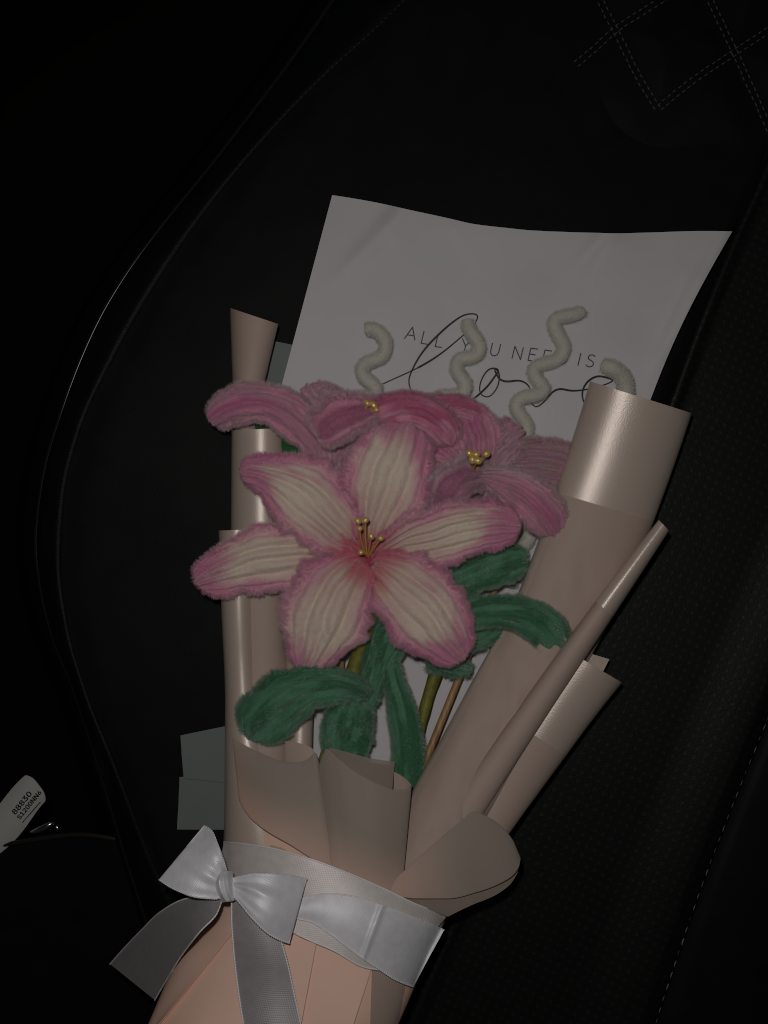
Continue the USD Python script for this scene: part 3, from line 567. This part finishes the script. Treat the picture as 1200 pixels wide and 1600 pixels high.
def petal(parent, name, pts, hl, hr, z_roll, cup, colf, stems=5, ruffle=.10, n_f=7000, rr=2.5, thick=1.8, flen=.0027, seed=0, sheen_paint=1., dome=0., label=None, edge=.85, tipw=.0, fl=.07):
    nu, nv = 84, 61
    c = spl(pts, nu); C = P(c[:, 0], c[:, 1], c[:, 2])
    T = unit(np.gradient(C, axis=0)); S0 = unit(np.cross(T, [0, 0, 1.0])); N0 = np.cross(S0, T)
    ro = np.radians(vals(z_roll, nu))[:, None]
    Sd = S0 * np.cos(ro) + N0 * np.sin(ro); Nn = np.cross(Sd, T)
    u = np.linspace(0, 1, nu)[:, None]; v = np.linspace(-1, 1, nv)[None]
    v = np.sign(v) * np.abs(v) ** .85
    sc = W / 1200 * (D - c[:, 2]) / D / 1000
    endr = np.sqrt(np.clip(1 - ((np.linspace(0, 1, nu) - .90) / .10).clip(0, 1) ** 2, 0.03, 1)); endr = np.minimum(endr, np.sqrt(np.clip(1 - ((.05 - np.linspace(0, 1, nu)) / .05).clip(0, 1) ** 2, .03, 1)))
    Hl, Hr = vals(hl, nu) * sc * endr, vals(hr, nu) * sc * endr
    lump = meshkit.fbm(np.dstack([u * 12 + 0 * v, np.sign(v) * 3 + 0 * u, 0 * u + seed + 0 * v]), 3, seed) - .5
    h = np.where(v < 0, Hl[:, None], Hr[:, None]) * (1 + ruffle * 4.2 * lump * np.abs(v) ** 3)
    lat = v * h
    ed = S(np.abs(v), .74, .86)
    wv = v + .22 * (meshkit.fbm(np.dstack([u * 5 + 0 * v, v * 1.5 + 0 * u, seed + 7 + 0 * u * v]), 2, seed + 31) - .5) * (1 - np.abs(v))
    ridge = sausage_profile(np.clip(wv / .8, -1, 1), stems, rr) * (1 - ed) * (.45 + 1.1 * meshkit.fbm(np.dstack([u * 6 + 0 * v, v * 2.2 + 0 * u, seed + 1 + 0 * u * v]), 2, seed + 5))
    ev = np.clip((np.abs(v) - .9) / .1, -1, 1)
    eb = rr * edge * np.sqrt(np.maximum(0, 1 - ((np.abs(v) - .88) / .13).clip(-1, 1) ** 2)) * (S(np.abs(v), .74, .8))
    eb = eb * (1 + 1.2 * (meshkit.fbm(np.dstack([u * 14 + 0 * v, np.sign(v) * 5 + 0 * u, seed + 0 * u * v]), 2, seed + 3) - .5))
    top = (ridge + eb) * np.minimum(1, np.minimum(u / .04, (1 - u) / .03)) 
    q = np.abs(v) ** 2
    off = vals(cup, nu)[:, None] * q + dome * (1 - q) + 2.2 * lump * q * np.abs(v) + .7 * (meshkit.fbm(np.dstack([u * 20 + 0 * v, v * 7 + 0 * u, seed + 3 + 0 * u * v]), 3, seed + 9) - .5)
    mid = C[:, None] + Sd[:, None] * lat[..., None] + Nn[:, None] * (off / 1000)[..., None]
    Nm = Nn[:, None] - Sd[:, None] * (2 * vals(cup, nu)[:, None] * v / 1000 / np.maximum(h, 1e-4))[..., None]
    Nm = unit(Nm)
    tp = mid + Nm * (top / 1000)[..., None]
    bt = mid - Nm * (thick / 1000 * np.sqrt(np.maximum(0, 1 - v ** 6)) * np.ones_like(u))[..., None]
    col = colf(np.broadcast_to(u, (nu, nv)), np.broadcast_to(v, (nu, nv)), seed)
    vv = np.vstack([tp.reshape(-1, 3), bt.reshape(-1, 3)]); k = nu * nv
    f = grid_faces(nu, nv); idx = np.arange(k).reshape(nu, nv)
    ring = np.r_[idx[0, :], idx[1:, -1], idx[-1, -2::-1], idx[-2:0:-1, 0]]; r2 = np.roll(ring, -1)
    ff = np.vstack([f[:, ::-1], f + k, np.stack([r2, ring, ring + k, r2 + k], 1)])
    tri = trimesh.Trimesh(vv, np.vstack([ff[:, [0, 1, 2]], ff[:, [0, 2, 3]]]), process=False)
    path = obj(parent, name, (vv, ff), 'velvet', col=np.vstack([col.reshape(-1, 3)] * 2), label=label)
    # pile of fine fibres
    n = int(n_f * FIB * 1.25)
    vn = -grid_normals(tp) ; 
    sgn = np.sign((vn * Nm).sum(-1, keepdims=True)); vn = vn * np.where(sgn == 0, 1, sgn)
    area = np.linalg.norm(np.cross(np.gradient(tp, axis=0), np.gradient(tp, axis=1)), axis=-1).ravel() + 1e-9
    area = area * (1 + 2.6 * (np.abs(np.broadcast_to(v, (nu, nv))).ravel() > .8))
    pick = rng.choice(k, n, p=area / area.sum())
    du, dv = np.gradient(tp, axis=0).reshape(-1, 3), np.gradient(tp, axis=1).reshape(-1, 3)
    pos = tp.reshape(-1, 3)[pick] + du[pick] * rng.uniform(-.5, .5, (n, 1)) + dv[pick] * rng.uniform(-.5, .5, (n, 1))
    pv = np.broadcast_to(v, (nu, nv)).ravel()[pick]; pu = np.broadcast_to(u, (nu, nv)).ravel()[pick]
    crest = (ridge / (rr + 1e-9) * np.ones((nu, nv))).ravel()[pick]
    out = np.repeat(Sd, nv, 0)[pick] * (np.sign(pv) * S(np.abs(pv), .7, 1.) * 1.3)[:, None] + np.repeat(T, nv, 0)[pick] * (S(pu, .9, 1) * 1.1)[:, None]
    nn = unit(vn.reshape(-1, 3)[pick] + out)
    tn = np.repeat(T, nv, 0)[pick] * rng.uniform(-.6, .9, (n, 1)) + np.repeat(Sd, nv, 0)[pick] * rng.uniform(-.9, .9, (n, 1))
    fuzz(path, pos, nn, tn, col.reshape(-1, 3)[pick], flen * (.55 + .45 * S(np.abs(pv), .6, .95)) * (1 - .25 * S(crest, .3, 1)), lean=.55 * (1 - .75 * S(np.abs(pv), .7, .95))[:, None], light=fl, white=sheen_paint * (.05 * S(np.abs(pv), .84, 1.) + .26 * S(crest, .6, .97)))
    return path

def n2(u, v, s, f=6.): return meshkit.fbm(np.stack([u * f * .8, v * f * .5, 0 * u + s], -1), 3, 21)
def col_open(u, v, s):
    k = n2(u, v, s)
    e = S(np.abs(v) + (k - .5) * .55, .36, .92)
    tip = S(u + (k - .5) * .35 - .10 * (1 - np.abs(v)), .58, .92)
    c = mixc(CREAM, (.55, .37, .33), S(u, .62, .25) * .55)
    c = mixc(c, PINK, np.clip(e + tip, 0, 1) * .92)
    c = mixc(c, MAG, np.clip(S(np.abs(v) + (k - .5) * .5, .86, 1.05) * .55 + tip * .5, 0, 1))
    return mixc(c, RED, S(u + (k - .5) * .15, .24, .03) * .85)
def col_pink(u, v, s):
    k = n2(u, v, s)
    c = mixc(PINK, MAUVE, S(k, .35, .65) * .8)
    c = mixc(c, MAG, S(1 - np.abs(v) + (k - .5) * .6, .45, .9) * .75 * S(u, .3, .8))
    return mixc(c, (.52, .36, .385), S(np.abs(v), .72, .95) * .55)
def col_mauve(u, v, s):
    k = n2(u, v, s)
    c = mixc(MAUVE, (.50, .31, .36), S(k, .35, .65))
    return mixc(c, MAG, S(u + (k - .5) * .4, .75, 1.) * .4)
def col_deep(u, v, s):
    k = n2(u, v, s)
    return mixc(mixc(PINK, (.40, .075, .165), S(k, .25, .6) * .8), MAUVE, S(np.abs(v), .75, .95) * .5)
GR, GR2, GRL = (.092, .230, .140), (.044, .142, .074), (.30, .42, .28)
def col_leaf(u, v, s):
    k = n2(u, v, s)
    c = mixc(GR, GR2, S(k, .35, .65))
    return mixc(c, (.115, .21, .115), S(np.abs(v), .86, 1.) * .6)

def stamen(parent, base, heads, rad=1.32):
    for (x, y, z, sx, ang) in heads:
        q = spl([base, ((base[0] * .45 + x * .55) + rng.uniform(-3, 3), base[1] * .45 + y * .55, (base[2] * .45 + z * .55)), (x, y, z)], 14)
        v, f, *_ = tube(P(q[:, 0], q[:, 1], q[:, 2]), .00045, 6)
        st = obj(parent, 'stamen', (v, f), 'goldwire')
        s = trimesh.creation.icosphere(3, rad / 1000); vv = np.array(s.vertices) * [sx, 1, 1]
        a = math.radians(ang); R = np.array([[math.cos(a), -math.sin(a), 0], [math.sin(a), math.cos(a), 0], [0, 0, 1]])
        obj(st, 'gold_bead', (vv @ R.T + P(x, y, z), np.array(s.faces)), 'gold')

# ---- front lily
l1 = thing('lily', P(575, 868, 30), 'large open pink edged cream lily in front, six spread petals', 'flower')
petal(l1, 'petal', [(578, 862, 38), (592, 800, 46), (612, 735, 50), (630, 690, 48), (640, 660, 42)], [16, 44, 66, 66, 48], [18, 50, 70, 60, 38], [0, 0, 0, 0, 0], [2, 0, -2, -5, -8], col_open, 4, .08, 8000, seed=1)
petal(l1, 'petal', [(566, 862, 37), (520, 815, 47), (468, 770, 50), (415, 742, 47), (374, 737, 43)], [14, 50, 60, 40, 15], [14, 48, 58, 38, 14], [0, -6, -6, 0, 10], [4, 2, -2, -2, -3], col_open, 4, .12, 8000, seed=2)
petal(l1, 'petal', [(562, 872, 38), (500, 868, 45), (430, 875, 48), (365, 888, 46), (304, 912, 41)], [14, 42, 50, 42, 14], [14, 44, 54, 42, 16], [0, 0, 4, 6, 0], [4, 1, -2, -3, -3], col_open, 4, .12, 8000, seed=3)
petal(l1, 'petal', [(590, 872, 38), (645, 846, 47), (705, 830, 50), (765, 820, 48), (815, 822, 44)], [18, 40, 46, 38, 18], [18, 44, 50, 42, 22], [0, -14, -10, 0, 4], [4, 3, 0, -3, -4], col_open, 5, .14, 8000, seed=4)
petal(l1, 'petal', [(566, 878, 40), (532, 920, 50), (509, 965, 52), (490, 1015, 48), (474, 1056, 42)], [26, 58, 68, 46, 11], [26, 60, 68, 48, 11], [0, 0, 0, 0, 0], [2, -1, -4, -4, -3], col_open, 4, .11, 8500, seed=5)
petal(l1, 'petal', [(582, 884, 40), (624, 914, 50), (664, 954, 52), (700, 998, 49), (727, 1030, 44)], [20, 56, 64, 50, 18], [20, 56, 64, 52, 20], [0, 0, 0, 0, 0], [2, -1, -4, -4, -3], col_open, 4, .11, 8500, seed=6)
cb = trimesh.creation.icosphere(3, 1.0); cv = np.array(cb.vertices) * [.0065, .0065, .003]
obj(l1, 'flower_base', (cv + P(574, 873, 36), np.array(cb.faces)), 'velvet', col=np.tile((.35, .05, .09), (len(cv), 1)))
stamen(l1, (574, 872, 38), [(559, 814, 66, 1.35, -45), (571, 813, 66, 1.35, 35), (562, 826, 64, 1., 0), (580, 838, 62, 1.25, -60), (595, 841, 60, 1.1, 0), (564, 863, 58, 1.0, 0)])
qs = spl([(577, 900, 36), (573, 985, 30), (558, 1030, 28), (545, 1075, 26), (520, 1140, 24), (500, 1230, 22)], 60)
v, f, *_ = tube(P(qs[:, 0], qs[:, 1], qs[:, 2]), .0030 + .0006 * np.sin(np.linspace(0, 14, 60)) + vals([0, .0012, .001, -.0004, -.0006], 60), 14); obj(l1, 'stem', (v, f), 'stem')
LF = dict(sheen_paint=1.2, stems=3, rr=1.7, fl=.08, edge=1.)
petal(l1, 'leaf', [(572, 1088, 33), (540, 1072, 40), (500, 1072, 43), (450, 1090, 43), (410, 1125, 39), (388, 1156, 34)], [16, 26, 34, 46, 44, 22], [16, 24, 32, 44, 42, 22], [0, 8, 10, 8, 4, 0], [2, 0, -2, -3, -2], col_leaf, ruffle=.09, n_f=7000, seed=31, label='broad leaf bent to the lower left', **LF)
petal(l1, 'leaf', [(560, 1092, 35), (548, 1115, 34), (541, 1145, 32), (535, 1185, 29)], [28, 34, 38, 28], [26, 34, 36, 24], [0, 0, 0, 0], [-2, -3, -3, -2], col_leaf, ruffle=.05, n_f=5000, seed=32, label='short folded leaf pointing down', **LF)
petal(l1, 'leaf', [(612, 962, 34), (605, 990, 33), (592, 1030, 31), (575, 1075, 30), (566, 1110, 28)], [20, 30, 24, 20, 14], [20, 28, 22, 18, 12], [0, 0, 0, 0], [0, -2, -2, -2], col_leaf, ruffle=.04, n_f=4500, seed=33, label='leaf beside the front stem', **LF)

# ---- upper left lily, nodding
l2 = thing('lily', P(570, 690, 20), 'upper left pink lily bent downwards with one long petal stretched left', 'flower')
petal(l2, 'petal', [(506, 712, 28), (482, 676, 34), (442, 642, 39), (396, 630, 40), (354, 638, 37), (326, 658, 31)], [20, 26, 28, 22, 24, 13], [18, 26, 28, 24, 22, 12], [12, 12, 10, 6, 0, 0], [0, -3, -4, -4, -3], col_pink, 2, .07, 7000, seed=11, rr=3.2)
petal(l2, 'petal', [(596, 640, 36), (566, 646, 42), (534, 658, 45), (500, 682, 41)], [16, 26, 32, 22], [18, 32, 40, 26], [0, 0, 0, 0], [3, 4, 4, 2], lambda u, v, q: mixc(mixc((.38, .13, .21), PINK, S(np.abs(v) + .5 * (n2(u, v, q) - .5), .25, .8)), (.50, .34, .38), S(np.abs(v), .68, .95) * .7), 3, .10, 7000, seed=12, rr=1.5)
petal(l2, 'petal', [(530, 650, 28), (505, 628, 32), (487, 612, 34), (480, 602, 30)], [26, 24, 20, 12], [30, 28, 22, 12], [0, 0, 0, 0], [-2, -4, -4, -3], col_mauve, 3, .10, 3500, seed=13)
petal(l2, 'petal', [(575, 680, 33), (600, 650, 40), (645, 642, 43), (685, 660, 43), (706, 696, 38)], [26, 26, 24, 22, 15], [26, 28, 26, 26, 15], [0, -8, -10, -6, 0], [0, -3, -5, -4, -3], col_deep, 3, .09, 7000, seed=14, rr=1.5)
petal(l2, 'petal', [(560, 660, 24), (540, 690, 30), (522, 720, 32), (538, 748, 30)], [34, 44, 40, 22], [34, 44, 40, 24], [0, 0, 0], [-2, -4, -4, -3], col_mauve, 4, .13, 5500, seed=15)
petal(l2, 'petal', [(610, 660, 24), (660, 650, 30), (710, 645, 32), (760, 664, 28)], [22, 26, 24, 14], [26, 30, 26, 14], [0, 0, 0], [-2, -4, -4, -3], col_deep, 4, .10, 4500, seed=16)
obj(l2, 'flower_base', (cv + P(575, 668, 26), np.array(cb.faces)), 'velvet', col=np.tile((.30, .06, .10), (len(cv), 1)))
stamen(l2, (566, 655, 34), [(574, 630, 44, 1.2, -60), (584, 633, 44, 1.5, -60), (588, 640, 43, 1.1, -40)], 1.5)
petal(l2, 'leaf', [(395, 650, 20), (425, 672, 22), (455, 690, 22), (500, 715, 20)], [12, 26, 32, 26], [8, 20, 30, 30], [0, 0, 0], [-1, -2, -2, -1], lambda u, v, s: mixc((.025, .115, .035), (.02, .09, .03), S(n2(u, v, s), .3, .7)), stems=2, rr=.3, thick=1., ruffle=.03, n_f=600, seed=34, edge=.8, flen=.0010, fl=.01, label='smooth dark leaf')

# ---- right lily, facing up
l3 = thing('lily', P(742, 735, 20), 'right hand dusky pink lily with gold stamens beside the widest paper roll', 'flower')
petal(l3, 'petal', [(742, 735, 25), (748, 700, 31), (742, 668, 33), (735, 645, 28)], [20, 40, 46, 30], [20, 36, 40, 28], [0, 0, 0], [3, 1, -3, -4], col_pink, 4, .08, 4500, seed=21)
petal(l3, 'petal', [(748, 735, 25), (775, 705, 31), (795, 685, 32), (815, 672, 27)], [16, 32, 34, 16], [16, 32, 30, 18], [10, 10, 0], [3, 1, -3, -4], col_mauve, 4, .08, 4500, seed=22)
petal(l3, 'petal', [(752, 738, 25), (800, 722, 29), (850, 722, 28), (915, 742, 22)], [14, 30, 36, 20], [14, 26, 32, 24], [0, 0, 0], [3, 1, -2, -3], lambda u, v, s: mixc(MAUVE, (.40, .24, .26), S(n2(u, v, s), .3, .7)), 5, .06, 5000, seed=23)
petal(l3, 'petal', [(750, 745, 28), (785, 755, 38), (825, 778, 42), (855, 808, 40), (868, 835, 34)], [12, 24, 32, 32, 22], [10, 22, 28, 28, 20], [0, 0, 0], [3, 0, -3, -4, -3], lambda u, v, s: mixc(col_pink(u, v, s), (.50, .38, .40), S(-v, .3, .8) * S(u, .7, .3) * .6), 4, .09, 6000, seed=24)
petal(l3, 'petal', [(756, 744, 28), (732, 744, 40), (706, 756, 46), (692, 776, 43), (690, 800, 36)], [14, 26, 32, 36, 22], [16, 30, 34, 30, 22], [0, 0, 0], [2, 4, 5, 3, -2], lambda u, v, q: mixc(mixc((.36, .14, .22), MAUVE, S(np.abs(v + .1) + .6 * (n2(u, v, q) - .5), .25, .85)), (.55, .40, .45), S(v, .45, .9) * .8), 3, .10, 6500, seed=25, rr=1.2)  # shaded hollow and lit margin are painted into the petal colour
petal(l3, 'petal', [(735, 735, 25), (712, 715, 30), (690, 700, 31), (668, 690, 27)], [14, 28, 30, 16], [14, 28, 30, 16], [0, 0, 0], [3, 1, -3, -4], col_pink, 4, .08, 3500, seed=26)
petal(l3, 'petal', [(758, 745, 26), (775, 770, 32), (770, 788, 30), (752, 798, 26)], [16, 26, 26, 14], [16, 28, 26, 14], [0, 0, 0], [0, -3, -4, -3], col_mauve, 3, .08, 3000, seed=27)
obj(l3, 'flower_base', (cv * 1.6 + P(746, 748, 22), np.array(cb.faces)), 'velvet', col=np.tile((.30, .08, .12), (len(cv), 1)))
stamen(l3, (739, 742, 30), [(733, 708, 53, 1., 0), (744, 710, 53, 1., 0), (738, 718, 55, 1.25, 90), (747, 720, 55, 1.1, 0), (760, 709, 50, 1.15, 30)], 1.75)
qs = spl([(728, 815, 20), (712, 900, 20), (688, 1030, 22), (670, 1085, 22), (655, 1150, 22), (640, 1250, 22)], 60)
v, f, *_ = tube(P(qs[:, 0], qs[:, 1], qs[:, 2]), vals([.002, .002, .0040, .0031, .0023, .0018], 60) * (1 + .5 * (meshkit.fbm(np.stack([np.linspace(0, 15, 60)] * 3, -1), 2, 8) - .5)), 14); obj(l3, 'stem', (v, f), 'stem')
petal(l3, 'leaf', [(690, 912, 28), (728, 903, 32), (770, 888, 33), (826, 876, 29)], [18, 24, 26, 14], [22, 28, 26, 16], [0, 6, 6, 0], [2, 1, -2, -2], col_leaf, ruffle=.11, n_f=5500, seed=35, label='ruffled leaf right of the front lily', **LF)
petal(l3, 'leaf', [(700, 975, 30), (740, 963, 36), (790, 957, 41), (835, 970, 43), (863, 1000, 40), (872, 1036, 33)], [22, 24, 24, 26, 28, 16], [18, 16, 18, 24, 26, 16], [20, 20, 14, 6, 0, 0], [0, -2, -3, -3, -2], col_leaf, stems=2, rr=1.4, fl=.08, edge=1.0, ruffle=.07, n_f=6500, seed=36, label='long leaf arching to the right')
petal(l3, 'leaf', [(705, 1005, 27), (740, 996, 29), (775, 982, 28), (812, 962, 25)], [12, 18, 18, 8], [14, 18, 16, 8], [0, 0, 0], [0, -1, -1, -1], col_leaf, ruffle=.05, n_f=2500, seed=37, **LF)
petal(l3, 'leaf', [(665, 1035, 28), (690, 1040, 28), (738, 1048, 25)], [8, 10, 5], [8, 10, 5], [0, 0, 0], [0, -1, -1], col_leaf, ruffle=.06, n_f=1500, seed=38, **LF)
petal(l3, 'leaf', [(608, 1010, 28), (618, 1070, 30), (632, 1130, 30), (636, 1215, 27), (632, 1270, 24)], [8, 15, 21, 22, 14], [10, 15, 20, 20, 14], [0, 0, 0], [0, -1, -2, -1], col_leaf, stems=1, rr=1.5, fl=.08, edge=1.0, ruffle=.05, n_f=5500, seed=39, label='long narrow upright leaf')

# ---- wavy cream chenille sticks
def wavy(pts, r, label, n_f=4000, z=15.):
    c = np.asarray(pts, float); q = spl(c, 120)
    k = np.hanning(7); k /= k.sum(); qp = np.vstack([np.repeat(q[:1], 3, 0), q, np.repeat(q[-1:], 3, 0)]); q = np.stack([np.convolve(x, k, 'valid') for x in qp.T], 1)
    C = P(q[:, 0], q[:, 1], z + 1.5 * np.sin(np.linspace(0, 12, len(q))) + np.zeros(len(q)))
    rad = r * W / 1200 / 1000 * .84
    t = thing('wavy_chenille_stick', C.mean(0), label, 'pipe cleaner', 'wavy cream pipe cleaners')
    v, f, T, N, B = tube(C, rad * (1 + .05 * (meshkit.noise(np.stack([np.linspace(0, 40, len(q))] * 3, -1), 4) - .5)), 20)
    col = np.tile(np.array([.52, .495, .435]), (len(v), 1)); p_ = obj(t, 'core', (v, f), 'velvet', col=col)
    n = int(n_f * FIB); i = rng.integers(0, len(q), n); a = rng.uniform(0, 2 * np.pi, n)
    rd = N[i] * np.cos(a)[:, None] + B[i] * np.sin(a)[:, None]
    pos = C[i] + T[i] * rng.uniform(-.0008, .0008, (n, 1)) + rd * rad * .97
    fuzz(p_, pos, rd, T[i], np.tile([.54, .515, .455], (n, 1)), .0018, .00017, .4, .2, .10)
wavy([(572, 514), (586, 515), (597, 524), (603, 541), (597, 556), (582, 563), (568, 570), (565, 581), (577, 596), (588, 610), (582, 619), (565, 620), (550, 624)], 11.5, 'wavy cream pipe cleaner, leftmost of the row over the printed sheet')
wavy([(731, 502), (737, 520), (748, 536), (748, 550), (734, 558), (716, 563), (713, 575), (722, 591), (728, 605), (721, 615), (703, 618), (684, 621), (672, 640)], 11.5, 'wavy cream pipe cleaner crossing the tall letter l of the printed word')
wavy([(908, 485), (885, 493), (866, 501), (868, 516), (878, 533), (881, 549), (870, 562), (850, 568), (834, 577), (839, 593), (850, 609), (840, 617), (818, 620), (806, 631), (814, 650), (824, 668), (820, 685), (808, 705)], 11.5, 'tallest wavy cream pipe cleaner, with its cut end at the top', 5500)
wavy([(946, 572), (962, 578), (975, 592), (978, 612), (965, 640)], 14, 'cream pipe cleaner end peeking out of the widest paper roll', 2500)
wavy([(800, 792), (820, 806), (829, 826), (822, 848), (806, 862), (800, 885), (798, 915)], 12, 'wavy cream pipe cleaner half hidden under the right lily and a green leaf', 2500, 13.)

# ---- bamboo sticks
def stick(a, b, r, lab):
    q = spl([a, b], 24, False); C = P(q[:, 0], q[:, 1], q[:, 2])
    v, f, *_ = tube(C, r, 12); t = thing('bamboo_stick', C[-1], lab, 'stick', 'bamboo sticks among the stems')
    obj(t, 'rod', (v, f), 'bamboo')
stick((782, 900, 15), (640, 1250, 24), .0019, 'bamboo stick slanting beside the right stem')
stick((536, 960, 18), (524, 1250, 18), .0018, 'bamboo stick behind the lower petal of the front lily')
